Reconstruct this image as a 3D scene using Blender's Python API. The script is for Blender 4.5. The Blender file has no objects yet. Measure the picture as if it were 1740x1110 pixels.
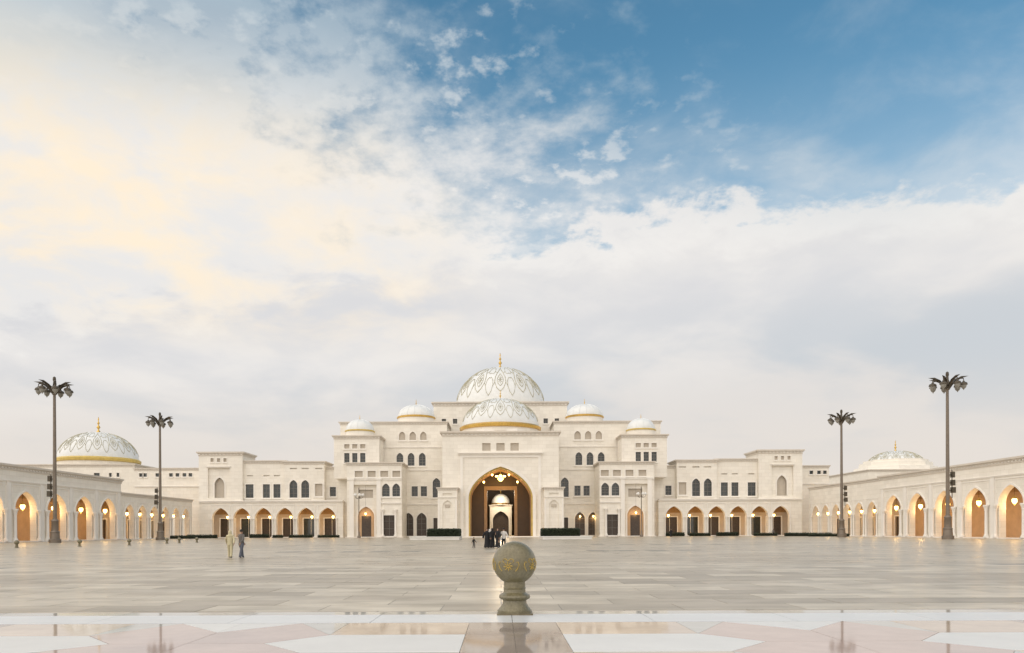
import bpy, bmesh, math, random
from mathutils import Vector
from mathutils.geometry import tessellate_polygon

random.seed(7)
R = math.radians
sc = bpy.context.scene
col = sc.collection

# ------------------------------------------------------------------ camera
F = 1300.0            # focal length of the photograph in its own pixels (1740 wide)
EYE = 1.57
cam = bpy.data.cameras.new('camera')
cam_o = bpy.data.objects.new('camera', cam)
col.objects.link(cam_o)
cam_o.location = (0, 0, EYE)
cam_o.rotation_mode = 'XYZ'
cam_o.rotation_euler = (R(90), R(0.0), 0)
cam.sensor_width = 36
cam.lens = 36 * F / 1740
cam.shift_x = 19 / 1740
cam.shift_y = 347 / 1740
cam.clip_start = 0.05
cam.clip_end = 6000
from mathutils import Matrix
cam_o.rotation_euler = (Matrix.Rotation(R(90), 3, 'X') @ Matrix.Rotation(R(-0.23), 3, 'Z')).to_euler()
sc.camera = cam_o
sc.render.resolution_x, sc.render.resolution_y = 1024, 653
sc.render.engine = 'CYCLES'
sc.cycles.use_denoising = True
sc.cycles.max_bounces = 6
sc.cycles.sample_clamp_indirect = 6
sc.view_settings.view_transform = 'Standard'
sc.view_settings.look = 'None'
sc.view_settings.gamma = 1
sc.view_settings.use_curve_mapping = False
sc.view_settings.exposure = 0.50

# ------------------------------------------------------------------ sky
SUN_AZ, SUN_EL = R(-132), R(30)        # from the left and a little behind the camera
w = bpy.data.worlds.new('World')
sc.world = w
w.use_nodes = True
nt = w.node_tree
nt.nodes.clear()
def N(t, **kw):
    n = nt.nodes.new(t)
    for k, v in kw.items():
        setattr(n, k, v)
    return n
def put(sock, v):
    if isinstance(v, bpy.types.NodeSocket):
        nt.links.new(v, sock)
    else:
        sock.default_value = v
def MA(op, a, b=0.0, c=0.0, clamp=False):
    n = N('ShaderNodeMath', operation=op)
    n.use_clamp = clamp
    put(n.inputs[0], a); put(n.inputs[1], b); put(n.inputs[2], c)
    return n.outputs[0]
def ADD(a, b): return MA('ADD', a, b)
def MUL(a, b): return MA('MULTIPLY', a, b)
def DOT(v, n3):
    n = N('ShaderNodeVectorMath', operation='DOT_PRODUCT')
    put(n.inputs[0], v); n.inputs[1].default_value = n3
    return n.outputs['Value']
def SS(v, a, b, lo=0.0, hi=1.0):
    n = N('ShaderNodeMapRange', interpolation_type='SMOOTHSTEP')
    put(n.inputs[0], v); n.inputs[1].default_value = a; n.inputs[2].default_value = b
    n.inputs[3].default_value = lo; n.inputs[4].default_value = hi
    return n.outputs[0]
def NOISE(v, scale, detail=6, rough=0.55, dist=0.0):
    n = N('ShaderNodeTexNoise')
    put(n.inputs['Vector'], v); n.inputs['Scale'].default_value = scale
    n.inputs['Detail'].default_value = detail; n.inputs['Roughness'].default_value = rough
    n.inputs['Distortion'].default_value = dist
    return n.outputs[0]
def MIX(f, a, b, mode='MIX'):
    n = N('ShaderNodeMix', data_type='RGBA', blend_type=mode)
    put(n.inputs[0], f)
    for s, v in ((n.inputs[6], a), (n.inputs[7], b)):
        if isinstance(v, tuple):
            s.default_value = (*v, 1)
        else:
            put(s, v)
    return n.outputs[2]
def pdir(x, y):                        # direction of a point of the sky
    return Vector((x - 851, F, 902 - y)).normalized()
def plane(p, q, inside):               # great circle through two sky points, positive towards the third
    n = p.cross(q).normalized()
    return tuple(n if n.dot(inside) > 0 else -n)

tc = N('ShaderNodeTexCoord')
d = tc.outputs['Generated']
sep = N('ShaderNodeSeparateXYZ'); put(sep.inputs[0], d)
dz = MA('MAXIMUM', sep.outputs[2], 0.0)
inv = MA('DIVIDE', 1.0, ADD(dz, 0.22))
sc3 = N('ShaderNodeVectorMath', operation='SCALE'); put(sc3.inputs[0], d); put(sc3.inputs['Scale'], inv)
P = sc3.outputs[0]                     # cloud layer seen in perspective
mp = N('ShaderNodeMapping'); put(mp.inputs[0], P)
mp.inputs['Scale'].default_value = (1.0, 1.0, 0.4); mp.inputs['Location'].default_value = (3.1, 1.7, 0.4)
Pm = mp.outputs[0]
n_big = NOISE(Pm, 1.5, 4, 0.5, 0.4)
n_mid = NOISE(Pm, 4.5, 7, 0.58, 0.3)
n_fine = NOISE(Pm, 13.0, 6, 0.6)
def C5(n): return ADD(n, -0.5)
blue_c = pdir(1450, 120)
s1 = DOT(d, plane(pdir(1740, 315), pdir(1010, 395), blue_c))
s2 = DOT(d, plane(pdir(980, 400), pdir(520, -40), blue_c))
s3 = DOT(d, plane(pdir(0, 130), pdir(640, 235), pdir(500, 0)))
sky = N('ShaderNodeTexSky', sky_type='NISHITA')
sky.sun_disc = False
sky.sun_elevation = SUN_EL
sky.sun_rotation = SUN_AZ
sky.altitude = 0; sky.air_density = 1.0; sky.dust_density = 0.6; sky.ozone_density = 1.6
# the blue opening: a puffy cloud edge below it, thin broken cirrus beside it
e1 = ADD(s1, ADD(MUL(C5(n_mid), 0.16), MUL(C5(n_fine), 0.07)))
m1 = SS(e1, -0.008, 0.016)
e2 = ADD(s2, ADD(MUL(C5(n_mid), 0.60), MUL(C5(n_fine), 0.45)))
m2 = SS(e2, -0.16, 0.14)
thin = MUL(SS(ADD(s3, ADD(MUL(C5(n_mid), 0.30), MUL(C5(n_big), 0.2))), -0.02, 0.20), 0.60)
# the opening closes again outside the frame: the overcast goes on around it
m3 = SS(ADD(DOT(d, tuple(pdir(1480, -120))), MUL(C5(n_mid), 0.25)), 0.62, 0.80)
m12 = MUL(MUL(m1, m3), MA('MAXIMUM', m2, thin))
# haze veil towards the cloud bank and faint cirrus streaks in the open blue
veil = MUL(SS(s1, 0.20, 0.0), 0.28)
cir = MUL(SS(ADD(n_big, MUL(C5(n_mid), 0.6)), 0.46, 0.72), 0.34)
open_ = MUL(m12, ADD(1.0, MUL(ADD(veil, cir), -1.0)))
# small cumulus tufts floating near the edge
tuft = MUL(SS(ADD(NOISE(Pm, 21.0, 5, 0.55), MUL(C5(n_mid), 0.8)), 0.555, 0.74), MUL(SS(s2, 0.30, 0.02), SS(dz, 0.30, 0.40)))
open_ = MA('MAXIMUM', MUL(open_, ADD(1.0, MUL(tuft, -0.75))), 0.0)
# cloud colours (the strength below is 0.1, so 8 is a bright cloud)
shade = SS(ADD(n_big, MUL(C5(n_mid), 0.5)), 0.30, 0.66)
white = MIX(shade, (7.0, 7.0, 7.15), (8.3, 8.05, 7.8))
low = MIX(SS(ADD(n_big, MUL(C5(n_mid), 0.3)), 0.36, 0.62), (5.9, 6.25, 6.6), (7.4, 7.15, 6.95))
lowf = SS(ADD(dz, ADD(MUL(C5(n_big), 0.14), MUL(sep.outputs[0], -0.12))), 0.25, 0.13)
cloud = MIX(lowf, white, low)
cloud = MIX(SS(dz, 0.21, 0.04), cloud, (7.8, 7.2, 6.6))
puff = MUL(SS(e1, -0.05, -0.012), 0.5)
cloud = MIX(puff, cloud, (8.9, 8.7, 8.4))
cloud = MIX(MUL(tuft, 0.5), cloud, (9.0, 8.8, 8.6))
g1 = SS(DOT(d, tuple(pdir(90, 330))), 0.935, 0.9995)
g2 = SS(DOT(d, tuple(pdir(420, 470))), 0.95, 0.999)
glow = MUL(MUL(MA('MAXIMUM', g1, MUL(g2, 0.7)), SS(dz, 0.20, 0.30)), SS(ADD(n_mid, MUL(C5(n_big), 0.6)), 0.34, 0.62))
cloud = MIX(MUL(glow, 0.75), cloud, (10.2, 8.5, 6.2))
high = MUL(SS(ADD(s3, MUL(C5(n_mid), 0.12)), -0.06, 0.12), SS(DOT(d, tuple(pdir(620, -100))), 0.70, 0.88))
cloud = MIX(MUL(high, 0.92), cloud, MIX(SS(n_mid, 0.35, 0.65), (3.9, 5.0, 5.8), (5.5, 6.2, 6.7)))
blue = MIX(1.0, sky.outputs[0], (0.88, 1.42, 1.36), 'MULTIPLY')
skycol = MIX(open_, cloud, blue)
bg = N('ShaderNodeBackground'); put(bg.inputs[0], skycol); bg.inputs[1].default_value = 0.0730
out = N('ShaderNodeOutputWorld'); nt.links.new(bg.outputs[0], out.inputs[0])

sun = bpy.data.lights.new('sun', 'SUN')
sun.energy = 1.5
sun.angle = R(140)
sun.color = (1.0, 0.885, 0.77)
sun_o = bpy.data.objects.new('sun', sun)
col.objects.link(sun_o)
sd = Vector((math.sin(SUN_AZ) * math.cos(SUN_EL), math.cos(SUN_AZ) * math.cos(SUN_EL), math.sin(SUN_EL)))
sun_o.rotation_euler = (-sd).to_track_quat('-Z', 'Y').to_euler()

# ------------------------------------------------------------------ materials
MATS = {}
SIDE = {-1: 'by the gold-banded dome', 1: 'by the faint dome'}
ORD = ('first', 'second', 'third', 'fourth', 'fifth', 'sixth')
def material(name, color, rough=0.6, var=0.06, scale=1.5, bump=0.0, bscale=20, metal=0.0, spec=0.5, rnd=0.0,
             emit=None, stretch=None, detail=5, color2=None, coat=0.0):
    m = bpy.data.materials.new(name)
    m.use_nodes = True
    t = m.node_tree
    b = t.nodes['Principled BSDF']
    b.inputs['Roughness'].default_value = rough
    b.inputs['Metallic'].default_value = metal
    b.inputs['Specular IOR Level'].default_value = spec
    b.inputs['Coat Weight'].default_value = coat
    b.inputs['Coat Roughness'].default_value = 0.03
    tcn = t.nodes.new('ShaderNodeTexCoord')
    geo = t.nodes.new('ShaderNodeNewGeometry')
    mpn = t.nodes.new('ShaderNodeMapping')
    t.links.new(geo.outputs['Position'], mpn.inputs[0])
    if stretch:
        mpn.inputs['Scale'].default_value = stretch
    n = t.nodes.new('ShaderNodeTexNoise')
    n.inputs['Scale'].default_value = scale
    n.inputs['Detail'].default_value = detail
    n.inputs['Roughness'].default_value = 0.6
    t.links.new(mpn.outputs[0], n.inputs['Vector'])
    r = t.nodes.new('ShaderNodeValToRGB')
    c = color
    lo = tuple(max(0, x * (1 - var)) for x in c)
    hi = tuple(min(1, x * (1 + var)) for x in (color2 or c))
    r.color_ramp.elements[0].position = 0.32; r.color_ramp.elements[0].color = (*lo, 1)
    r.color_ramp.elements[1].position = 0.68; r.color_ramp.elements[1].color = (*hi, 1)
    t.links.new(n.outputs[0], r.inputs[0])
    last = r.outputs[0]
    if rnd:
        oi = t.nodes.new('ShaderNodeObjectInfo')
        mr = t.nodes.new('ShaderNodeMapRange')
        mr.inputs[3].default_value = 1 - rnd; mr.inputs[4].default_value = 1 + rnd
        t.links.new(oi.outputs['Random'], mr.inputs[0])
        mx = t.nodes.new('ShaderNodeMix'); mx.data_type = 'RGBA'; mx.blend_type = 'MULTIPLY'
        mx.inputs[0].default_value = 1
        t.links.new(last, mx.inputs[6])
        cb = t.nodes.new('ShaderNodeCombineColor')
        for i in range(3):
            t.links.new(mr.outputs[0], cb.inputs[i])
        t.links.new(cb.outputs[0], mx.inputs[7])
        last = mx.outputs[2]
    t.links.new(last, b.inputs['Base Color'])
    if bump:
        nb = t.nodes.new('ShaderNodeTexNoise'); nb.inputs['Scale'].default_value = bscale
        nb.inputs['Detail'].default_value = 4
        t.links.new(geo.outputs['Position'], nb.inputs['Vector'])
        bp = t.nodes.new('ShaderNodeBump'); bp.inputs['Strength'].default_value = bump
        bp.inputs['Distance'].default_value = 0.02
        t.links.new(nb.outputs[0], bp.inputs['Height'])
        t.links.new(bp.outputs[0], b.inputs['Normal'])
    if emit:
        b.inputs['Emission Color'].default_value = (*emit[0], 1)
        b.inputs['Emission Strength'].default_value = emit[1]
    MATS[name] = m
    return m
material('stone', (0.86, 0.815, 0.73), 0.55, 0.04, 0.35, 0.12, 6)
material('stone_trim', (0.87, 0.83, 0.765), 0.5, 0.03, 0.6, 0.08, 8)
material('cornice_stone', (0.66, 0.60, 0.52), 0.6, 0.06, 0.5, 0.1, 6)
material('amber_shade_band', (0.34, 0.20, 0.085), 0.6, 0.12, 1.5)  # dark arch tops and amber lantern glow put into the colour
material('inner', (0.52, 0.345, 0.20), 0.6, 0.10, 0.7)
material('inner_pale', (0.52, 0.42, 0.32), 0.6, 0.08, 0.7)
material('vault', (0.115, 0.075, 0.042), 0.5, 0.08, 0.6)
material('dome', (0.76, 0.775, 0.765), 0.35, 0.04, 0.8, 0.05, 6)
material('tracery', (0.42, 0.39, 0.27), 0.4, 0.25, 1.5)
material('gold', (0.72, 0.46, 0.12), 0.3, 0.15, 2.0, metal=0.85)
material('gold_paint', (0.62, 0.45, 0.12), 0.45, 0.15, 1.0)
material('glass', (0.035, 0.042, 0.042), 0.08, 0.3, 0.8, spec=0.6, rnd=0.35)
material('mullion', (0.15, 0.14, 0.12), 0.5, 0.1)
material('screen', (0.52, 0.46, 0.38), 0.6, 0.06)
material('door', (0.055, 0.038, 0.026), 0.4, 0.3, 3)
material('pole', (0.20, 0.165, 0.13), 0.45, 0.12, 2.0, metal=0.35)
material('dark_metal', (0.085, 0.070, 0.050), 0.4, 0.2, 4, metal=0.4)
material('lamp_glass', (0.30, 0.29, 0.26), 0.25, 0.1, 3)
material('lantern_glow', (0.9, 0.7, 0.3), 0.4, 0.05, emit=((1.0, 0.68, 0.26), 7.0))
material('chandelier_glow', (0.9, 0.7, 0.3), 0.4, 0.05, emit=((1.0, 0.62, 0.14), 4.0))
material('kerb', (0.80, 0.79, 0.75), 0.5, 0.04, 1.0)
material('leaf', (0.028, 0.040, 0.018), 0.6, 0.4, 3, rnd=0.1)
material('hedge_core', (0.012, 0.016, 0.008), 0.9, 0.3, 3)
material('granite', (0.165, 0.142, 0.078), 0.24, 0.14, 40, 0.12, 60, color2=(0.19, 0.165, 0.095), detail=8, spec=0.6)
material('granite_dark', (0.16, 0.13, 0.075), 0.3, 0.3, 28, 0.1, 60)
material('inlay_gold', (0.46, 0.32, 0.07), 0.45, 0.3, 14)
material('marble_white', (0.70, 0.70, 0.68), 0.36, 0.035, 2.5, 0.02, 10, rnd=0.03)
material('marble_border', (0.66, 0.68, 0.69), 0.30, 0.03, 2.5, 0.02, 10, rnd=0.02)
material('marble_pink', (0.53, 0.41, 0.36), 0.05, 0.10, 3.0, rnd=0.06, detail=8)
material('marble_tan', (0.60, 0.49, 0.39), 0.05, 0.12, 3.0, rnd=0.08, detail=8)
material('marble_grey', (0.50, 0.50, 0.47), 0.05, 0.10, 3.0, rnd=0.06, detail=8)
material('marble_mauve', (0.37, 0.31, 0.275), 0.05, 0.10, 3.0, rnd=0.06, detail=8)
material('terrace_joint', (0.30, 0.28, 0.25), 0.5, 0.1)
material('skin', (0.42, 0.25, 0.17), 0.55, 0.05)
material('black_cloth', (0.012, 0.012, 0.014), 0.8, 0.3, 8)
material('beige_cloth', (0.58, 0.52, 0.34), 0.85, 0.08, 8)
material('white_cloth', (0.68, 0.65, 0.62), 0.8, 0.06, 8)
material('grey_cloth', (0.13, 0.12, 0.11), 0.8, 0.15, 8)
material('denim', (0.10, 0.11, 0.14), 0.8, 0.15, 8)
material('hair', (0.015, 0.011, 0.008), 0.6, 0.2)

def cladding(name, w_, h_):
    """faint stone courses in the wall colour"""
    t = MATS[name].node_tree; b = t.nodes['Principled BSDF']
    src = b.inputs['Base Color'].links[0].from_socket
    geo = t.nodes.new('ShaderNodeNewGeometry'); sp = t.nodes.new('ShaderNodeSeparateXYZ'); cb = t.nodes.new('ShaderNodeCombineXYZ')
    t.links.new(geo.outputs['Position'], sp.inputs[0])
    ad = t.nodes.new('ShaderNodeMath'); ad.operation = 'ADD'
    t.links.new(sp.outputs[0], ad.inputs[0]); t.links.new(sp.outputs[1], ad.inputs[1])
    t.links.new(ad.outputs[0], cb.inputs[0]); t.links.new(sp.outputs[2], cb.inputs[1])
    br = t.nodes.new('ShaderNodeTexBrick'); t.links.new(cb.outputs[0], br.inputs['Vector'])
    br.inputs['Scale'].default_value = 1; br.inputs['Brick Width'].default_value = w_; br.inputs['Row Height'].default_value = h_
    br.inputs['Mortar Size'].default_value = 0.02; br.inputs['Mortar Smooth'].default_value = 0.2
    br.inputs['Color1'].default_value = (0.955, 0.95, 0.94, 1); br.inputs['Color2'].default_value = (1.03, 1.03, 1.03, 1); br.inputs['Mortar'].default_value = (0.84, 0.82, 0.79, 1)
    mx = t.nodes.new('ShaderNodeMix'); mx.data_type = 'RGBA'; mx.blend_type = 'MULTIPLY'; mx.inputs[0].default_value = 1
    t.links.new(src, mx.inputs[6]); t.links.new(br.outputs['Color'], mx.inputs[7]); t.links.new(mx.outputs[2], b.inputs['Base Color'])
cladding('stone', 1.8, 0.9)

def paving_material():
    m = bpy.data.materials.new('plaza_stone'); m.use_nodes = True
    t = m.node_tree; b = t.nodes['Principled BSDF']
    geo = t.nodes.new('ShaderNodeNewGeometry')
    def nz(scale, st, det=5):
        mpn = t.nodes.new('ShaderNodeMapping'); mpn.inputs['Scale'].default_value = st
        t.links.new(geo.outputs['Position'], mpn.inputs[0])
        n = t.nodes.new('ShaderNodeTexNoise'); n.inputs['Scale'].default_value = scale
        n.inputs['Detail'].default_value = det; n.inputs['Roughness'].default_value = 0.6
        t.links.new(mpn.outputs[0], n.inputs['Vector'])
        return n.outputs[0]
    a = nz(0.10, (1, 1.6, 1)); c = nz(0.55, (1, 2.2, 1), 6); e = nz(4.0, (1, 1, 1))
    br = t.nodes.new('ShaderNodeTexBrick')
    t.links.new(geo.outputs['Position'], br.inputs['Vector'])
    br.inputs['Scale'].default_value = 1.0
    br.inputs['Brick Width'].default_value = 2.4; br.inputs['Row Height'].default_value = 1.2
    br.inputs['Mortar Size'].default_value = 0.012
    br.inputs['Color1'].default_value = (0.80, 0.80, 0.80, 1); br.inputs['Color2'].default_value = (1.14, 1.13, 1.12, 1)
    br.inputs['Mortar'].default_value = (0.62, 0.6, 0.58, 1)
    def ramp(f, lo, hi, p0, p1):
        r = t.nodes.new('ShaderNodeValToRGB')
        r.color_ramp.elements[0].position = p0; r.color_ramp.elements[0].color = (*lo, 1)
        r.color_ramp.elements[1].position = p1; r.color_ramp.elements[1].color = (*hi, 1)
        t.links.new(f, r.inputs[0]); return r.outputs[0]
    def mul(x, y):
        mx = t.nodes.new('ShaderNodeMix'); mx.data_type = 'RGBA'; mx.blend_type = 'MULTIPLY'; mx.inputs[0].default_value = 1
        t.links.new(x, mx.inputs[6]); t.links.new(y, mx.inputs[7]); return mx.outputs[2]
    base = ramp(a, (0.40, 0.345, 0.265), (0.51, 0.46, 0.375), 0.36, 0.64)
    v = mul(base, ramp(c, (0.66, 0.64, 0.60), (1.15, 1.15, 1.14), 0.36, 0.64))
    v = mul(v, ramp(e, (0.94, 0.94, 0.94), (1.05, 1.05, 1.05), 0.3, 0.7))
    v = mul(v, br.outputs['Color'])
    t.links.new(v, b.inputs['Base Color'])
    rr = t.nodes.new('ShaderNodeMapRange'); rr.inputs[3].default_value = 0.16; rr.inputs[4].default_value = 0.46
    t.links.new(c, rr.inputs[0]); t.links.new(rr.outputs[0], b.inputs['Roughness'])
    b.inputs['Specular IOR Level'].default_value = 0.35
    MATS['plaza_stone'] = m
paving_material()
material('slab_stone', (0.385, 0.34, 0.26), 0.30, 0.16, 0.55, 0.04, 12, rnd=0.17, stretch=(1, 2.2, 1), spec=0.35, color2=(0.50, 0.45, 0.365))

material('inlay_stone', (0.24, 0.215, 0.175), 0.4, 0.2, 1.5, rnd=0.2)
material('slab_band', (0.325, 0.282, 0.21), 0.32, 0.16, 0.55, 0.04, 12, rnd=0.15, stretch=(1, 2.2, 1), spec=0.35, color2=(0.37, 0.325, 0.26))

# ------------------------------------------------------------------ mesh helpers
class MB:
    def __init__(self):
        self.v, self.f = [], []
    def add(self, vs, fs):
        k = len(self.v)
        self.v += [tuple(p) for p in vs]
        self.f += [tuple(i + k for i in f) for f in fs]
        return self
    def box(self, x0, x1, y0, y1, z0, z1):
        if x0 > x1: x0, x1 = x1, x0
        return self.add([(x0, y0, z0), (x1, y0, z0), (x1, y1, z0), (x0, y1, z0), (x0, y0, z1), (x1, y0, z1), (x1, y1, z1), (x0, y1, z1)],
                 [(0, 3, 2, 1), (4, 5, 6, 7), (0, 1, 5, 4), (1, 2, 6, 5), (2, 3, 7, 6), (3, 0, 4, 7)])
    def panel(self, outer, holes, y0, y1):
        """a plate in the xz plane from y0 (front) to y1 with openings"""
        loops = [outer] + list(holes)
        tris = tessellate_polygon([[Vector((x, z, 0)) for x, z in l] for l in loops])
        flat = [p for l in loops for p in l]
        n = len(flat)
        vs = [(x, y0, z) for x, z in flat] + [(x, y1, z) for x, z in flat]
        fs = []
        for a, b, c in tris:
            pa, pb, pc = flat[a], flat[b], flat[c]
            cr = (pb[0] - pa[0]) * (pc[1] - pa[1]) - (pb[1] - pa[1]) * (pc[0] - pa[0])
            if abs(cr) < 1e-9: continue
            if cr < 0: b, c = c, b
            fs.append((a, b, c)); fs.append((a + n, c + n, b + n))
        k = 0
        for li, l in enumerate(loops):
            area = sum(l[i][0] * l[(i + 1) % len(l)][1] - l[(i + 1) % len(l)][0] * l[i][1] for i in range(len(l)))
            ccw = area > 0
            for i in range(len(l)):
                a, b = k + i, k + (i + 1) % len(l)
                if ccw != (li == 0): a, b = b, a
                fs.append((b, a, a + n, b + n))
            k += len(l)
        return self.add(vs, fs)
    def lathe(self, prof, n=24, cx=0, cy=0, z=0, a0=0.0):
        vs, fs, rings = [], [], []
        for r, h in prof:
            if r < 1e-5:
                rings.append([len(vs)] * n); vs.append((cx, cy, z + h))
            else:
                rings.append(list(range(len(vs), len(vs) + n)))
                vs += [(cx + r * math.cos(a0 + 2 * math.pi * i / n), cy + r * math.sin(a0 + 2 * math.pi * i / n), z + h) for i in range(n)]
        for a, b in zip(rings, rings[1:]):
            for i in range(n):
                j = (i + 1) % n
                q = [a[i], a[j], b[j], b[i]]
                q = [x for k, x in enumerate(q) if x not in q[:k]]
                if len(q) > 2: fs.append(tuple(q))
        if prof[0][0] > 1e-5: fs.append(tuple(reversed(rings[0])))
        if prof[-1][0] > 1e-5: fs.append(tuple(rings[-1]))
        return self.add(vs, fs)
    def tube(self, pts, r, n=6):
        pts = [Vector(p) for p in pts]
        rs = r if isinstance(r, (list, tuple)) else [r] * len(pts)
        vs, fs = [], []
        for i, p in enumerate(pts):
            t = (pts[min(i + 1, len(pts) - 1)] - pts[max(i - 1, 0)]).normalized()
            up = Vector((0, 0, 1)) if abs(t.z) < 0.9 else Vector((1, 0, 0))
            s = t.cross(up).normalized(); u = s.cross(t)
            vs += [p + rs[i] * (s * math.cos(2 * math.pi * k / n) + u * math.sin(2 * math.pi * k / n)) for k in range(n)]
        for i in range(len(pts) - 1):
            for k in range(n):
                a, b = i * n + k, i * n + (k + 1) % n
                fs.append((a, b, b + n, a + n))
        fs.append(tuple(reversed(range(n)))); fs.append(tuple(range((len(pts) - 1) * n, len(pts) * n)))
        return self.add(vs, fs)
    def mesh(self, name, mat, smooth=False):
        me = bpy.data.meshes.new(name)
        me.from_pydata(self.v, [], self.f)
        me.validate()
        bm = bmesh.new(); bm.from_mesh(me)
        bmesh.ops.recalc_face_normals(bm, faces=bm.faces)
        bm.to_mesh(me); bm.free()
        if smooth:
            me.polygons.foreach_set('use_smooth', [True] * len(me.polygons))
            try: me.set_sharp_from_angle(angle=R(38))
            except Exception: pass
        me.materials.append(MATS[mat])
        return me
    def build(self, name, mat, parent=None, loc=(0, 0, 0), smooth=False):
        return link(name, self.mesh(name, mat, smooth), parent, loc)
def link(name, me, parent=None, loc=(0, 0, 0), rz=0.0):
    o = bpy.data.objects.new(name, me)
    col.objects.link(o)
    o.parent = parent
    o.location = loc
    o.rotation_euler = (0, 0, rz)
    return o
def thing(name, label, cat, loc=(0, 0, 0), rz=0.0, group=None):
    o = link(name, None, None, loc, rz)
    o.empty_display_size = 0.5
    return tag(o, label, cat, group)
def tag(o, label, cat, group=None):
    o['label'] = label; o['category'] = cat
    if group: o['group'] = group
    return o
def kind(o, k, label=None):
    o['kind'] = k
    if label: o['label'] = label
    return o
def copy_tree(o, parent=None):
    c = o.copy(); col.objects.link(c); c.parent = parent
    for ch in list(o.children):
        copy_tree(ch, c)
    return c
def rect(cx, w, z0, z1):
    return [(cx - w / 2, z0), (cx + w / 2, z0), (cx + w / 2, z1), (cx - w / 2, z1)]
def arch(cx, w, z0, zs, za, n=9):
    """outline of a pointed opening, counter-clockwise"""
    a, r = w / 2, za - zs
    pts = [(cx - a, z0), (cx + a, z0)]
    for i in range(2 * n + 1):
        t = math.cos(math.pi * i / (2 * n))
        h = 0.72 * math.sqrt(max(0, 1 - t * t)) + 0.28 * (1 - abs(t))
        pts.append((cx + a * t, zs + r * h))
    return pts
def outline(k, cx, w, z0, z1):
    if k == 'arch':
        return arch(cx, w, z0, z1 - w * 0.62, z1, 6)
    return rect(cx, w, z0, z1)

# ------------------------------------------------------------------ ground
g = kind(MB().box(-2500, 2500, -400, 2500, -1.0, 0.0).build('plaza_ground', 'plaza_stone'), 'structure', 'broad beige stone plaza in front of the palace')
paving = link('paving_bed', MB().box(-24, 24, 12.6, 34.4, -0.5, 0.002).mesh('paving_bed', 'terrace_joint'))
kind(paving, 'structure', 'near rows of the beige stone plaza paving')
slab = MB()
slab.add([(-1.19, -0.59, 0), (1.19, -0.59, 0), (1.19, 0.59, 0), (-1.19, 0.59, 0), (-1.194, -0.594, -0.05), (1.194, -0.594, -0.05), (1.194, 0.594, -0.05), (-1.194, 0.594, -0.05)],
         [(0, 1, 2, 3), (0, 4, 5, 1), (1, 5, 6, 2), (2, 6, 7, 3), (3, 7, 4, 0)])
slab_me = slab.mesh('slab', 'slab_stone')
slab_dk = slab.mesh('slab', 'slab_band')
for r_ in range(18):
    yy = 13.2 + 1.2 * r_
    half = 0.72 * yy + 1.5
    k = -math.ceil(half / 2.4)
    while k * 2.4 <= half:
        x = k * 2.4 + (1.2 if r_ % 2 else 0)
        if abs(x) < 22.7:
            link('slab', slab_dk if random.random() < (.6 if 8 <= r_ <= 11 or r_ in (2, 14, 15) else .18) else slab_me, paving, (x, yy, 0.008 + random.uniform(-0.0015, 0.0015)))
        k += 1

inl = MB().add([(-.75, -1.6, 0), (.75, -1.6, 0), (.75, 1.6, 0), (-.75, 1.6, 0), (-.75, -1.6, -.02), (.75, -1.6, -.02), (.75, 1.6, -.02), (-.75, 1.6, -.02)],
               [(0, 1, 2, 3), (0, 4, 5, 1), (1, 5, 6, 2), (2, 6, 7, 3), (3, 7, 4, 0)]).mesh('floor_inlay', 'inlay_stone')
for yy, xs in ((59, (-16.2, -13.9, -11.6, -9.3, -7.0, 7.4, 9.7, 12.0, 14.3)), (84, (-23, -19.8, -16.6, -13.4, -10.2, 10.6, 13.8, 17.0, 20.2, 23.4))):
    for x in xs:
        link('floor_inlay', inl, g, (x, yy, 0.006))

# ------------------------------------------------------------------ terrace with inlaid marble
TZ = 0.80
ter = kind(MB().box(-16, 16, -6, 7.30, 0.0, TZ - 0.010).build('terrace', 'terrace_joint'), 'structure', 'raised terrace floor of polished inlaid marble')
half_cell = [
    ('marble_white', [(.36, 5.69), (1.37, 5.69), (1.73, 5.27), (1.37, 4.85), (.36, 4.85)]),
    ('marble_mauve', [(0, 4.85), (.36, 4.85), (.36, 5.69), (0, 5.69)]),
    ('marble_mauve', [(0, 5.69), (.36, 5.69), (.36, 6.42), (0, 6.42)]),
    ('marble_tan', [(.36, 5.69), (1.37, 5.69), (1.37, 6.42), (.36, 6.42)]),
    ('marble_grey', [(1.37, 5.69), (1.765, 6.42), (1.37, 6.42)]),
    ('marble_pink', [(1.37, 5.69), (1.73, 5.27), (2.265, 5.27), (2.265, 5.85), (1.765, 6.42)]),
    ('marble_white', [(2.265, 5.85), (2.265, 6.42), (1.765, 6.42)]),
    ('marble_pink', [(1.73, 5.27), (1.37, 4.85), (1.765, 4.3), (2.265, 4.3), (2.265, 5.27)]),
    ('marble_grey', [(1.37, 4.85), (1.765, 4.3), (1.37, 4.3)]),
    ('marble_tan', [(.36, 4.85), (1.37, 4.85), (1.37, 4.3), (.36, 4.3)]),
    ('marble_mauve', [(0, 4.3), (.36, 4.3), (.36, 4.85), (0, 4.85)]),
]
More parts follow.
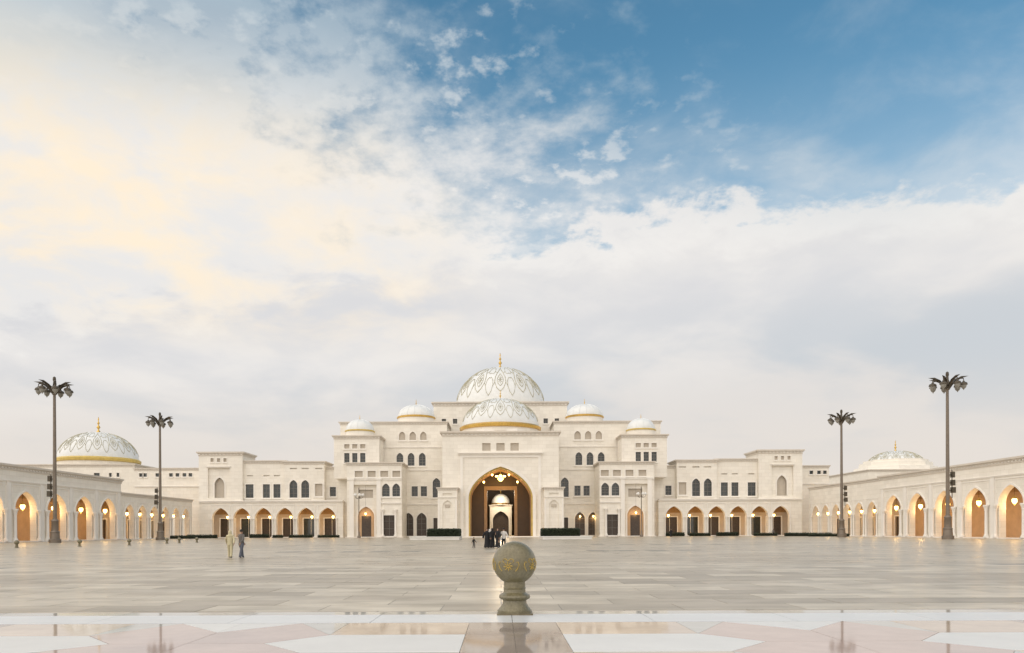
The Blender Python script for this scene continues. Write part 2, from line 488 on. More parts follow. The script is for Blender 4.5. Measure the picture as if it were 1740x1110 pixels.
for mat, poly in half_cell:
    cx = sum(p[0] for p in poly) / len(poly); cy = sum(p[1] for p in poly) / len(poly)
    for sx in (1, -1):
        for sy in (1, -1):
            pts = []
            for (x, y) in poly:
                dx, dy = x - cx, y - cy
                l = math.hypot(dx, dy)
                q = 1 - 0.003 / l
                pts.append((sx * dx * q, sy * dy * q))
            b = MB(); n = len(pts)
            b.add([(x, y, 0) for x, y in pts] + [(x * 1.002, y * 1.002, -0.03) for x, y in pts],
                  [tuple(range(n))] + [(i, (i + 1) % n, (i + 1) % n + n, i + n) for i in range(n)])
            me = b.mesh('inlay', mat)
            for cell in (-1, 0, 1):
                yy = cy if sy == 1 else 8.6 - cy
                link('inlay', me, ter, (0.095 + cell * 4.53 + sx * cx, yy, TZ))
bslab = MB().add([(-.597, -.307, 0), (.597, -.307, 0), (.597, .307, 0), (-.597, .307, 0), (-.6, -.31, -.12), (.6, -.31, -.12), (.6, .31, -.12), (-.6, .31, -.12)],
                 [(0, 1, 2, 3), (0, 4, 5, 1), (1, 5, 6, 2), (2, 6, 7, 3), (3, 7, 4, 0)]).mesh('border_slab', 'marble_border')
eslab = MB().add([(-.597, -.124, 0), (.597, -.124, 0), (.597, .124, 0), (-.597, .124, 0), (-.6, -.127, -.12), (.6, -.127, -.12), (.6, .127, -.12), (-.6, .127, -.12)],
                 [(0, 1, 2, 3), (0, 4, 5, 1), (1, 5, 6, 2), (2, 6, 7, 3), (3, 7, 4, 0)]).mesh('edge_slab', 'marble_grey')
for i in range(-8, 9):
    link('border_slab', bslab, ter, (0.095 + i * 1.2 + 0.6, 6.735, TZ + 0.001))
    link('edge_slab', eslab, ter, (0.095 + i * 1.2 + 0.6, 7.176, TZ))
# ------------------------------------------------------------------ end of setting

# ------------------------------------------------------------------ building parts
def PX(u, D): return u * D / F
def PZ(y, D): return EYE + (902 - y) * D / F
WCACHE = {}
def window(parent, k, cx, w, z0, z1, y, pane='glass', bars=True):
    """moulded surround, recessed pane and glazing bars; returns the opening to cut into the wall"""
    key = (k, round(w, 2), round(z1 - z0, 2), pane, bars)
    h = z1 - z0
    if key not in WCACHE:
        t = 0.10 * w + 0.06
        o = outline(k, 0, w, 0, h)
        sur = MB().panel(outline(k, 0, w + 2 * t, -t, h + t), [o], -0.12, -0.002)
        sur.box(-w / 2 - t * 1.5, w / 2 + t * 1.5, -0.26, -0.003, -t - 0.14, -t - 0.001)
        sm = sur.mesh('window', 'stone_trim')
        pm = MB().panel(outline(k, 0, w - 0.01, 0.005, h - 0.006), [], 0.36, 0.40).mesh('pane', pane)
        bm_ = None
        if bars:
            b = MB()
            zt = h - (w * 0.62 if k == 'arch' else 0)
            b.box(-0.05, 0.05, 0.29, 0.355, 0.0, h - 0.05)
            for q in (0.36, 0.72):
                b.box(-w / 2, w / 2, 0.285, 0.352, zt * q - 0.045, zt * q + 0.045)
            if k == 'arch':
                b.box(-w / 2, w / 2, 0.28, 0.35, zt - 0.06, zt + 0.06)
            b.panel(outline(k, 0, w - 0.004, 0.002, h - 0.004), [outline(k, 0, w - 0.18, 0.09, h - 0.10)], 0.25, 0.349)
            bm_ = b.mesh('glazing_bars', 'mullion')
        WCACHE[key] = (sm, pm, bm_)
    sm, pm, bm_ = WCACHE[key]
    o = link('window', sm, parent, (cx, y, z0))
    link('pane', pm, o)
    if bm_: link('glazing_bars', bm_, o)
    return outline(k, cx, w, z0, z1)
def wall(parent, x0, x1, y, depth, z0, z1, holes=(), name='wall', mat='stone', th=0.6, sides=True):
    b = MB().panel([(x0, z0), (x1, z0), (x1, z1), (x0, z1)], list(holes), y, y + th)
    if sides:
        b.box(x0 + .001, x1 - .001, y + th + 0.001, y + depth, z0, z1 - 0.001)
    return b.build(name, mat, parent)
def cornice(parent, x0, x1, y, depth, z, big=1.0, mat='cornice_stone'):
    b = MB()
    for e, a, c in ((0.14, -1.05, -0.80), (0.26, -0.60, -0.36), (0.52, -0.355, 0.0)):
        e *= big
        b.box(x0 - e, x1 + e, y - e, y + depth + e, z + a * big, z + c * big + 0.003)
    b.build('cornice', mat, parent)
    dn = MB(); st = 0.9 * big; n = int((x1 - x0) / st)
    for i in range(n + 1):
        xx = x0 + (x1 - x0 - n * st) / 2 + i * st
        dn.box(xx - .22 * big, xx + .22 * big, y - .24 * big, y - .004, z - .80 * big + .006, z - .61 * big)
    return kind(dn.build('dentil_row', 'stone_trim', parent), 'stuff')
def string(parent, x0, x1, y, z, h=0.3, e=0.16, name='string_course', mat='stone_trim'):
    return MB().box(x0, x1, y - e, y - 0.002, z, z + h).box(x0, x1, y - e * 1.7, y - 0.003, z + h * 0.55, z + h * 0.9).build(name, mat, parent)
COLM = {}
def column(parent, x, y, z0, h, r, mat='stone_trim'):
    key = (round(h, 2), round(r, 3), mat)
    if key not in COLM:
        p = [(r * 1.7, 0), (r * 1.7, r * .9), (r * 1.35, r * 1.1), (r * 1.4, r * 1.6), (r * 1.05, r * 2.0), (r, r * 2.3),
             (r * 0.88, h - r * 3.6), (r * 1.15, h - r * 3.5), (r * 1.15, h - r * 3.2), (r * 0.95, h - r * 3.0), (r * 1.6, h - r * 1.0), (r * 1.8, h - r * .9), (r * 1.8, h)]
        COLM[key] = MB().lathe(p, 12).mesh('column', mat, True)
    return link('column', COLM[key], parent, (x, y, z0))
LANT = {}
def lantern(label, group, x, y, z, s=1.0, watts=90, rz=0.0, top=None):
    """a hanging lantern: chain, metal cap and base, glowing body"""
    key = round(s, 2)
    if key not in LANT:
        body = MB().lathe([(0.0, -0.42), (0.10, -0.40), (0.27, -0.2), (0.30, 0.0), (0.27, 0.2), (0.12, 0.4), (0.0, 0.42)], 8)
        cap = MB().lathe([(0.30, 0.215), (0.34, 0.25), (0.16, 0.47), (0.05, 0.55), (0.05, 0.68), (0.0, 0.70)], 8)
        cap.lathe([(0.0, -0.62), (0.04, -0.56), (0.13, -0.44), (0.11, -0.405)], 8)
        for i in range(8):
            a = math.pi / 8 + i * math.pi / 4
            cap.tube([(0.13 * math.cos(a), 0.13 * math.sin(a), -0.41), (0.325 * math.cos(a), 0.325 * math.sin(a), 0.0), (0.30 * math.cos(a), 0.30 * math.sin(a), 0.22)], 0.018, 4)
        for b in (body, cap):
            b.v = [(p[0] * s, p[1] * s, p[2] * s) for p in b.v]
        LANT[key] = (body.mesh('glowing_body', 'lantern_glow', True), cap.mesh('metal_cage', 'gold_paint'))
    t = thing('hanging_lantern', label, 'lantern', (x, y, z), rz, group)
    link('glowing_body', LANT[key][0], t); link('metal_cage', LANT[key][1], t)
    if top:
        MB().tube([(0, 0, 0.66 * s), (0, 0, top - z)], 0.02, 5).build('chain', 'dark_metal', t)
    if watts:
        l = bpy.data.lights.new('lantern_light', 'POINT'); l.energy = watts; l.color = (1.0, 0.60, 0.24); l.shadow_soft_size = 0.35 * s
        lo = bpy.data.objects.new('lantern_light', l); col.objects.link(lo); lo.parent = t; lo.location = (0, -0.0, -0.75 * s)
    return t
def dome_prof(rr, h, n=14, p=1.0):
    return [(rr * math.cos(math.pi / 2 * i / n) ** p, h * math.sin(math.pi / 2 * i / n)) for i in range(n + 1)]
def dome(parent, x, y, z, r, h, drum, band='gold', motifs=0, tr=0.1, finial=3.0, ribs=0, name='dome'):
    """drum with a gilded band, shell, raised arabesques and a gilded finial; z is the springing"""
    prof = [(r * 1.02, -drum), (r * 1.02, -0.001)] if drum else []
    if drum:
        MB().lathe([(r * 1.0, -drum), (r * 1.0, -0.02)], 48).build('drum', 'stone', parent, (x, y, z), True)
    dm = MB().lathe(dome_prof(r, h, 16), 56).build(name, 'dome', parent, (x, y, z), True)
    bh = r * 0.075
    MB().lathe([(r * 1.0, -bh * 1.3), (r * 1.05, -bh * 1.1), (r * 1.06, -bh * 0.3), (r * 1.03, 0), (r * 1.002, bh * .25)], 56).build('gold_band', band, dm, (0, 0, 0), True)
    fz = h - 0.02
    fr = finial * 0.11
    pr = [(fr * 1.4, 0), (fr * 0.5, finial * .12), (fr * 0.35, finial * .2), (fr * 1.05, finial * .32), (fr * .35, finial * .44), (fr * .3, finial * .5),
          (fr * .75, finial * .58), (fr * .28, finial * .66), (fr * .22, finial * .75), (fr * .4, finial * .82), (0.0, finial)]
    MB().lathe(pr, 12).build('finial', 'gold', dm, (0, 0, fz), True)
    if motifs:
        def S(th, a):                       # point on the shell, a = latitude angle
            k = 1.004
            return (r * k * math.cos(a) * math.cos(th), r * k * math.cos(a) * math.sin(th), h * k * math.sin(a))
        b = MB()
        for m in range(motifs):
            t0 = -math.pi / 2 + 2 * math.pi * m / motifs
            W = math.pi / motifs
            def line(pts, rad=tr):
                b.tube([S(t0 + W * x, R(90) * q) for x, q in pts], rad, 4)
            # pointed medallion
            for s in (1, -1):
                line([(0, .16), (s * .30, .22), (s * .52, .32), (s * .50, .42), (s * .34, .52), (s * .16, .60), (0, .68)])
                line([(0, .25), (s * .22, .30), (s * .30, .37), (s * .20, .44), (0, .50)], tr * .8)
                line([(s * 1.0, .10), (s * .80, .16), (s * .66, .26), (s * .72, .36), (s * .90, .42), (s * 1.0, .40)], tr * .8)
                line([(s * 1.0, .52), (s * .78, .50), (s * .62, .56), (s * .66, .66), (s * 1.0, .74)], tr * .7)
                line([(s * .50, .32), (s * .66, .26)], tr * .6); line([(s * .34, .52), (s * .62, .56)], tr * .6)
            for q in range(8):
                a = q * math.pi / 4
                line([(0, .37), (.22 * math.cos(a), .37 + .075 * math.sin(a))], tr * .6)
            line([(0, .70), (0, .80)], tr * .6)
        b.build('arabesque', 'tracery', dm)
    if ribs:
        b = MB()
        for m in range(ribs):
            th = 2 * math.pi * m / ribs
            b.tube([(r * 1.002 * math.cos(R(a)) * math.cos(th), r * 1.002 * math.cos(R(a)) * math.sin(th), h * math.sin(R(a))) for a in range(2, 84, 9)], r * 0.018, 4)
        b.build('rib', 'dome', dm)
    return dm
def gallery(parent, x0, x1, y, depth, zc, inner, bays, door_every=None, dw=2.2, dh=4.2, doors=True):
    """the covered walk behind an arcade: back wall with dark doors, ceiling, floor step"""
    holes = []
    for i, cx in enumerate(bays):
        if doors and (door_every is None or i % door_every == 0):
            holes.append(rect(cx, dw, 0.16, dh))
            dd = MB().box(cx - dw / 2 + .01, cx + dw / 2 - .01, y + depth + .25, y + depth + .33, 0.165, dh - .01)
            do = dd.build('door', 'glass' if i % 3 == 1 else 'door', parent)
            fr = MB().panel(rect(cx, dw + .5, 0.16, dh + .25), [rect(cx, dw, 0.15, dh)], y + depth - .1, y + depth - .003)
            fr.box(cx - .04, cx + .04, y + depth + .18, y + depth + .245, 0.17, dh - .02)
            fr.build('door_frame', 'stone_trim', do)
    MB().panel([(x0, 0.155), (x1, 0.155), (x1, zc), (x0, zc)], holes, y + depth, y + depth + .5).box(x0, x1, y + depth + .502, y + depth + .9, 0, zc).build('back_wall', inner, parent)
    MB().box(x0, x1, y + depth - .12, y + depth - .004, zc * .66, zc - .27).build('amber_shade_band', 'amber_shade_band', parent)  # added band: shade and amber glow of the arch tops as colour
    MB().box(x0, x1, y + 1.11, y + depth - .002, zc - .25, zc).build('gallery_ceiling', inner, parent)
    MB().box(x0 - .3, x1 + .3, y - .5, y + depth - .003, 0.001, 0.15).build('plinth', 'stone_trim', parent)
def arcade_front(parent, x0, x1, y, zt, bays, w, zs, za, mat='stone', alfiz=0.55, ztop_alfiz=None, cols=True, name='arcade_wall', cr=0.2):
    holes = [arch(cx, w, 0.152, zs, za) for cx in bays]
    MB().panel([(x0, 0.151), (x1, 0.151), (x1, zt), (x0, zt)], holes, y, y + 1.1).build(name, mat, parent)
    p = abs(bays[1] - bays[0]) if len(bays) > 1 else w * 1.5
    za2 = ztop_alfiz or (za + 0.7)
    fw = min(p - 0.5, w + 2 * alfiz)
    key = ('alf', round(fw, 2), round(w, 2), round(za2, 2), round(za, 2))
    if key not in WCACHE:
        q, e = fw / 2, fw / 2 - .14
        b = MB().panel([(-q, zs - .3), (-e, zs - .3), (-e, za2 - .14), (e, za2 - .14), (e, zs - .3), (q, zs - .3), (q, za2), (-q, za2)], [], -.10, -.002)
        b.panel(arch(0, w + .44, zs - .4, zs, za + .30)[1:] + [(-w / 2 - .22, zs - .4)] + list(reversed(arch(0, w, zs - .4, zs, za)[1:] + [(-w / 2, zs - .4)])), [], -.14, -.003)
        WCACHE[key] = b.mesh('arch_moulding', 'stone_trim')
    for cx in bays:
        link('arch_moulding', WCACHE[key], parent, (cx, y, 0))
        if cols:
            for s in (-1, 1):
                column(parent, cx + s * (w / 2 + cr * 1.3), y - cr * 1.2, 0.15, zs - .42, cr)

# ------------------------------------------------------------------ central palace
pal = thing('palace', 'grand white palace with a great arched portal and patterned domes', 'palace')
# --- portal block
D = 186.0
px_, pz = PX(99, D), PZ(735, D)
aw = PX(109, D); a_s = PZ(846, D); a_a = PZ(793, D)
opening = arch(0, aw, 0.2, a_s, a_a, 16)
niches = [rect(PX(u, D), PX(14, D), PZ(766, D), PZ(753, D)) for u in (-24, 0, 24)]
MB().panel([(-px_, 0.19), (px_, 0.19), (px_, pz), (-px_, pz)], [opening] + niches, D, D + 1.2).build('portal_wall', 'stone', pal)
b = MB()
b.box(-px_ + .01, -aw / 2 - .75, D + 1.201, D + 17, 0.1, pz - .01).box(aw / 2 + .75, px_ - .01, D + 1.202, D + 17, 0.1, pz - .01)
b.box(-aw / 2 - .74, aw / 2 + .74, D + 1.203, D + 17, a_a + .62, pz - .012)
b.build('portal_body', 'stone', pal)
for u in (-24, 0, 24):
    MB().box(PX(u, D) - PX(7, D), PX(u, D) + PX(7, D), D + .45, D + .5, PZ(766, D), PZ(753, D)).build('niche_screen', 'screen', pal)
cornice(pal, -px_, px_, D, 17, pz + .3, 1.1)
# rectangular frame and arch trim of the portal
fw_, fz_ = PX(137, D), PZ(773, D)
MB().panel(rect(0, fw_, 0.2, fz_), [rect(0, fw_ - 1.3, 0.19, fz_ - .65)], D - .22, D - .002).build('portal_frame', 'stone_trim', pal)
string(pal, -fw_ / 2 - .5, fw_ / 2 + .5, D, fz_ + .01, .55, .5)
MB().panel(arch(0, aw + 1.5, 0.2, a_s, a_a + .8, 16), [arch(0, aw, 0.19, a_s, a_a, 16)], D - .42, D - .225).build('arch_trim', 'stone_trim', pal)
MB().panel(arch(0, aw + .1, 0.21, a_s, a_a + .05, 16), [arch(0, aw - .7, 0.2, a_s, a_a - .4, 16)], D + .5, D + .9).build('gilded_arch', 'gold_paint', pal)
# vault lining behind the arch
MB().panel(arch(0, aw + 1.4, 0.21, a_s, a_a + .6, 16), [arch(0, aw + .12, 0.2, a_s, a_a + .06, 16)], D + 1.21, D + 14).build('vault', 'vault', pal)
for i in range(4):
    y = D + 2.6 + i * 2.9
    MB().panel(arch(0, aw + .11, 0.22, a_s, a_a + .055, 16), [arch(0, aw - .5, 0.21, a_s, a_a - .3, 16)], y, y + .55).build('vault_rib', 'inner', pal)
# rear wall of the portal with the doorway into the hall
Dr = D + 14
dwx, dwz = PX(23, Dr), PZ(833, Dr)
MB().panel(rect(0, aw + 1.4, 0.2, a_a + .6), [rect(0, 2 * dwx, 0.19, dwz)], Dr + .002, Dr + 1.4).build('rear_wall', 'vault', pal)
MB().panel(rect(0, 2 * dwx + 1.6, 0.2, dwz + 1.0), [rect(0, 2 * dwx, 0.19, dwz)], Dr - .3, Dr - .002).build('doorway_frame', 'inner', pal)
# the hall behind with a small domed arch pavilion at its end
MB().box(-14.2, 14.2, Dr + 1.41, Dr + 40, 14.2, 15.2).box(-14.2, -12, Dr + 3.02, Dr + 40, 0, 14.2).box(12, 14.2, Dr + 3.02, Dr + 40, 0, 14.2).box(-14.2, 14.2, Dr + 40.001, Dr + 41, 0, 15.2).build('hall_shell', 'vault', pal)
MB().box(-px_ - .5, px_ + .5, D - 4, Dr + 40, 0.002, 0.19).box(-px_ - 1.0, px_ + 1.0, D - 4.5, D - 4.001, 0.002, 0.1).build('portal_floor', 'stone_trim', pal)
kio = thing('inner_pavilion', 'small cream domed archway glowing inside the portal doorway', 'pavilion', (0, Dr + 22, 0.2))
dk = Dr + 22
kw, kz = PX(18.5, dk), PZ(858, dk) - .2
MB().panel(rect(0, 2 * kw, 0, kz), [arch(0, PX(27, dk), -.01 + .02, PZ(885, dk), PZ(870, dk))], 0, 1.0).build('wall', 'stone', kio)
MB().box(-kw, kw, 1.6, 1.8, 0, kz).build('back_wall', 'door', kio)
MB().panel(rect(0, PX(32, dk), 0.001, PZ(866, dk)), [arch(0, PX(27, dk), 0.0, PZ(885, dk), PZ(870, dk))], -.25, -.002).build('arch_moulding', 'stone_trim', kio)
cornice(kio, -kw, kw, 0, 3, kz, .6)
dome(kio, 0, 1.7, kz + .5, kw * .86, PX(16, dk), .5, 'gold', 0, finial=1.8)
lamp = bpy.data.lights.new('hall_fill_light', 'POINT'); lamp.energy = 2600; lamp.color = (1, .84, .62); lamp.shadow_soft_size = 1.2  # fill for the hall, carried by the added lamp
ch2 = thing('hall_fill_lamp', 'unseen warm lamp added inside the hall to light its pavilion', 'chandelier', (0, Dr + 12, 13.75))  # added lamp, kept out of sight above the doorway, brightens the pavilion
MB().lathe([(0, -.45), (.3, -.35), (.6, -.05), (.8, .15), (.3, .2), (.1, .5), (0, .55)], 16).build('fill_lamp_body', 'chandelier_glow', ch2, smooth=True)
lo = bpy.data.objects.new('hall_fill_light', lamp); col.objects.link(lo); lo.parent = ch2; lo.location = (0, 3, -1.6)
# chandelier in the vault
ch = thing('portal_chandelier', 'golden glowing chandelier hung under the portal arch', 'chandelier', (0, D + 6, PZ(812, D + 6)))
MB().lathe([(0, -.9), (.35, -.8), (.75, -.35), (.8, .0), (.5, .25), (.55, .45), (.2, .8), (0, .85)], 16).build('glowing_body', 'chandelier_glow', ch, smooth=True)
ring = MB()
for i in range(24):
    a0, a1 = 2 * math.pi * i / 24, 2 * math.pi * (i + 1) / 24
    ring.tube([(1.15 * math.cos(a0), 1.15 * math.sin(a0), .1), (1.15 * math.cos(a1), 1.15 * math.sin(a1), .1)], .07, 5)
for i in range(8):
    a = math.pi * i / 4
    ring.tube([(.5 * math.cos(a), .5 * math.sin(a), .3), (1.15 * math.cos(a), 1.15 * math.sin(a), .1)], .05, 4)
ring.tube([(0, 0, .8), (0, 0, 2.2)], .06, 5)
ring.build('metal_ring', 'gold_paint', ch)
for i in range(8):
    a = math.pi * i / 4
    MB().lathe([(0, -.25), (.14, -.12), (.14, .12), (0, .22)], 8, 1.15 * math.cos(a), 1.15 * math.sin(a), .36).build('candle_lamp', 'lantern_glow', ch)
l = bpy.data.lights.new('chandelier_light', 'POINT'); l.energy = 650; l.color = (1, .60, .22); l.shadow_soft_size = .8
lo = bpy.data.objects.new('chandelier_light', l); col.objects.link(lo); lo.parent = ch; lo.location = (0, 0, -1.6)
for sx in (-1, 1):
    for k in (1, 2):
        lantern(('small golden lantern close beside the portal chandelier', 'small golden lantern hung low and wide of the portal chandelier')[k - 1], 'lanterns under the portal arch', sx * k * 2.1, D + 5.2, PZ(806, D + 5) - .6 * k * k + .5, .8, 45)
# front dome on the portal
Dd = 197.0
dome(pal, 0, Dd, PZ(727, Dd), PX(65.5, Dd), PZ(678, Dd) - PZ(727, Dd), 2.0, 'gold', 12, .065, 2.4)
MB().lathe([(PX(70, Dd), 0), (PX(70, Dd), .8)], 8, 0, Dd, pz + .3, math.pi / 8).build('dome_base', 'stone_trim', pal)
# --- attic and main dome
D = 214.0
ax, az_ = PX(113.5, D), PZ(683, D)
hs = []
for s in (-1, 1):
    for u in (96, 77):
        hs.append(window(pal, 'rect', s * PX(u, D), PX(7.5, D), PZ(720, D), PZ(711.5, D), D))
    hs.append(window(pal, 'arch', s * PX(99, D), PX(9, D), PZ(757, D), PZ(735, D), D))
wall(pal, -ax, ax, D, 52, 17.0, az_, hs, 'attic_wall')
cornice(pal, -ax, ax, D, 52, az_, 1.1)
Dm = 240.0
dome(pal, 0, Dm, PZ(696, Dm), PX(76, Dm), PZ(625.5, Dm) - PZ(696, Dm), 3.0, 'gold', 12, .095, 4.9, name='great_dome')
for s in (-1, 1):
    X = lambda a, b: sorted((s * a, s * b))
    # --- main block beside the portal
    D = 202.0
    zt = PZ(716, D)
    hs = []
    for u in (171, 152, 133): hs.append(window(pal, 'arch', s * PX(u, D), PX(11.5, D), PZ(791, D), PZ(769, D), D))
    for u in (167, 149, 131): hs.append(window(pal, 'arch', s * PX(u, D), PX(11, D), PZ(747.5, D), PZ(733, D), D, 'screen', False))
    for u in (146, 130.5): hs.append(window(pal, 'rect', s * PX(u, D), PX(10.5, D), PZ(843, D), PZ(826, D), D))
    hs.append(window(pal, 'arch', s * PX(109, D), PX(13, D), PZ(845, D), PZ(812, D), D))
    for u in (157, 134.5): hs.append(window(pal, 'arch', s * PX(u, D), PX(17, D), .3, PZ(871, D), D, 'door'))
    hs.append(window(pal, 'rect', s * PX(111, D), PX(7, D), .3, PZ(880, D), D, 'door', False))
    x0, x1 = X(PX(91, D), PX(272, D))
    wall(pal, x0, x1, D, 40, 0.0, zt, hs, 'main_wall')
    cornice(pal, x0, x1, D, 40, zt, .8)
    for yy in (761, 800, 858):
        a, c = X(PX(92, D), PX(205 if yy < 790 else 162, D)); string(pal, a, c, D, PZ(yy, D), .35, .15)
    dome(pal, s * PX(143, 208), 208, PZ(709, 208), PX(31, 208), PZ(688, 208) - PZ(709, 208), PZ(709, 208) - zt, 'gold', 0, .05, 1.6, ribs=16)
    if s > 0:
        for k, u in enumerate((134.5, 157)):
            lantern('golden lantern in the ' + ORD[k] + ' dark arched doorway beside the portal', 'lanterns at the palace doors', s * PX(u, D), D - .45, PZ(878, D), .75, 40, top=PZ(869, D))
    lantern('golden lantern in the tall gate recess, side ' + SIDE[s], 'lanterns in the gate recesses', s * PX(230, 192), 192.3, PZ(872, 192), .8, 40, top=PZ(824, 192))
    # --- turret at the end of the main block
    D = 194.5
    tz = PZ(739, D)
    x0, x1 = X(PX(206, D), PX(283, D))
    hs = [window(pal, 'rect', s * PX(u, D), PX(9, D), PZ(786, D), PZ(769, D), D) for u in (261, 247.5, 234)]
    hs += [window(pal, 'rect', s * PX(u, D), PX(9, D), PZ(761.5, D), PZ(754, D), D, 'screen', False) for u in (261, 247.5, 234)]
    wall(pal, x0, x1, D, 7.0, 15.0, tz, hs, 'turret_wall')
    MB().box(x0 + .02, x1 - .02, D + 4.5, D + 12, 0.0, 15.1).build('turret_base', 'stone', pal)
    cornice(pal, x0, x1, D, 7.0, tz, .9)
    dome(pal, s * PX(239, 198), 198.2, PZ(731.5, 198), PX(24, 198), PZ(712, 198) - PZ(731.5, 198), PZ(731.5, 198) - tz + .05, 'gold_paint', 0, .05, 1.2, ribs=12)
    # --- projecting loggia with the tall gate
    D = 192.0
    lz = PZ(785, D)
    x0, x1 = X(PX(168, D), PX(261, D))
    gx, gw, gz = s * PX(230, D), PX(43, D), PZ(823, D)
    hs = [window(pal, 'rect', s * PX(u, D), PX(13.5, D), PZ(810, D), PZ(799.5, D), D, 'screen', False) for u in (241, 219, 197.5, 177)]
    hs += [window(pal, 'arch', s * PX(u, D), PX(13, D), PZ(843, D), PZ(821, D), D) for u in (195, 177.5)]
    hs += [window(pal, 'rect', s * PX(189.5, D), PX(21, D), .3, PZ(875, D), D, 'door')]
    hs += [rect(gx, gw, 0.16, gz)]
    wall(pal, x0, x1, D, 10, 0.15, lz, hs, 'loggia_wall', th=1.6)
    cornice(pal, x0, x1, D, 10, lz, .8)
    MB().box(x0 - .4, x1 + .4, D - .6, D + 9, .003, .149).build('plinth', 'stone_trim', pal)
    # inner gate in the tall recess
    gate = MB().panel(rect(gx, gw - .02, .17, gz - .01), [arch(gx, PX(28, D), .16, PZ(876, D), PZ(860, D)), rect(gx, PX(24, D), PZ(845, D), PZ(831, D))], D + 1.0, D + 1.3).build('gate_screen', 'stone', pal)
    MB().panel(arch(gx, PX(33, D), .18, PZ(876, D), PZ(857, D)), [arch(gx, PX(28, D), .17, PZ(876, D), PZ(860, D))], D + .82, D + .998).build('gate_moulding', 'stone_trim', gate)
    MB().box(gx - PX(15, D), gx + PX(15, D), D + 1.5, D + 1.55, .18, PZ(858, D)).build('gate_lining', 'inner', gate)
    MB().box(gx - PX(8, D), gx + PX(8, D), D + 1.42, D + 1.498, .18, PZ(876, D)).build('gate_door', 'door', gate)
    MB().box(gx - PX(13, D), gx + PX(13, D), D + 1.5, D + 1.54, PZ(846, D), PZ(830, D)).build('lattice', 'screen', gate)
    for u in (207, 253):
        MB().box(s * PX(u, D) - .55, s * PX(u, D) + .55, D - .35, D - .002, .152, gz + 1.2).box(s * PX(u, D) - .75, s * PX(u, D) + .75, D - .5, D - .003, gz + 1.201, gz + 1.7).build('pilaster', 'stone_trim', pal)
    string(pal, x0, x1, D, PZ(816, D), .3, .14)
    a, c = X(PX(168.1, D), PX(204, D)); string(pal, a, c, D, PZ(856, D), .45, .2)
    for u in (178.5, 200.5):
        column(pal, s * PX(u, D), D - .35, .15, PZ(866, D), .3)
    # --- gatehouse kiosk beside the portal
    D = 182.0
    x0, x1 = X(PX(74, D), PX(107, D))
    kzt = PZ(828, D)
    cx = (x0 + x1) / 2
    wall(pal, x0, x1, D, 3.99, 0.0, kzt, [arch(cx, PX(17, D), 1.6, PZ(860, D), PZ(850, D)), rect(cx, PX(16, D), PZ(843, D), PZ(838, D))], 'kiosk_wall', th=.35)
    MB().box(cx - .6, cx + .6, D + .15, D + .348, PZ(862, D), PZ(857, D)).build('kiosk_plaque', 'screen', pal)
    cornice(pal, x0, x1, D, 3.6, kzt, .7)
    string(pal, x0, x1, D, PZ(846, D), .3, .14)
    for q in (x0 + .25, x1 - .25):
        MB().box(q - .22, q + .22, D - .12, D - .002, .01, PZ(848, D)).build('corner_pilaster', 'stone_trim', pal)

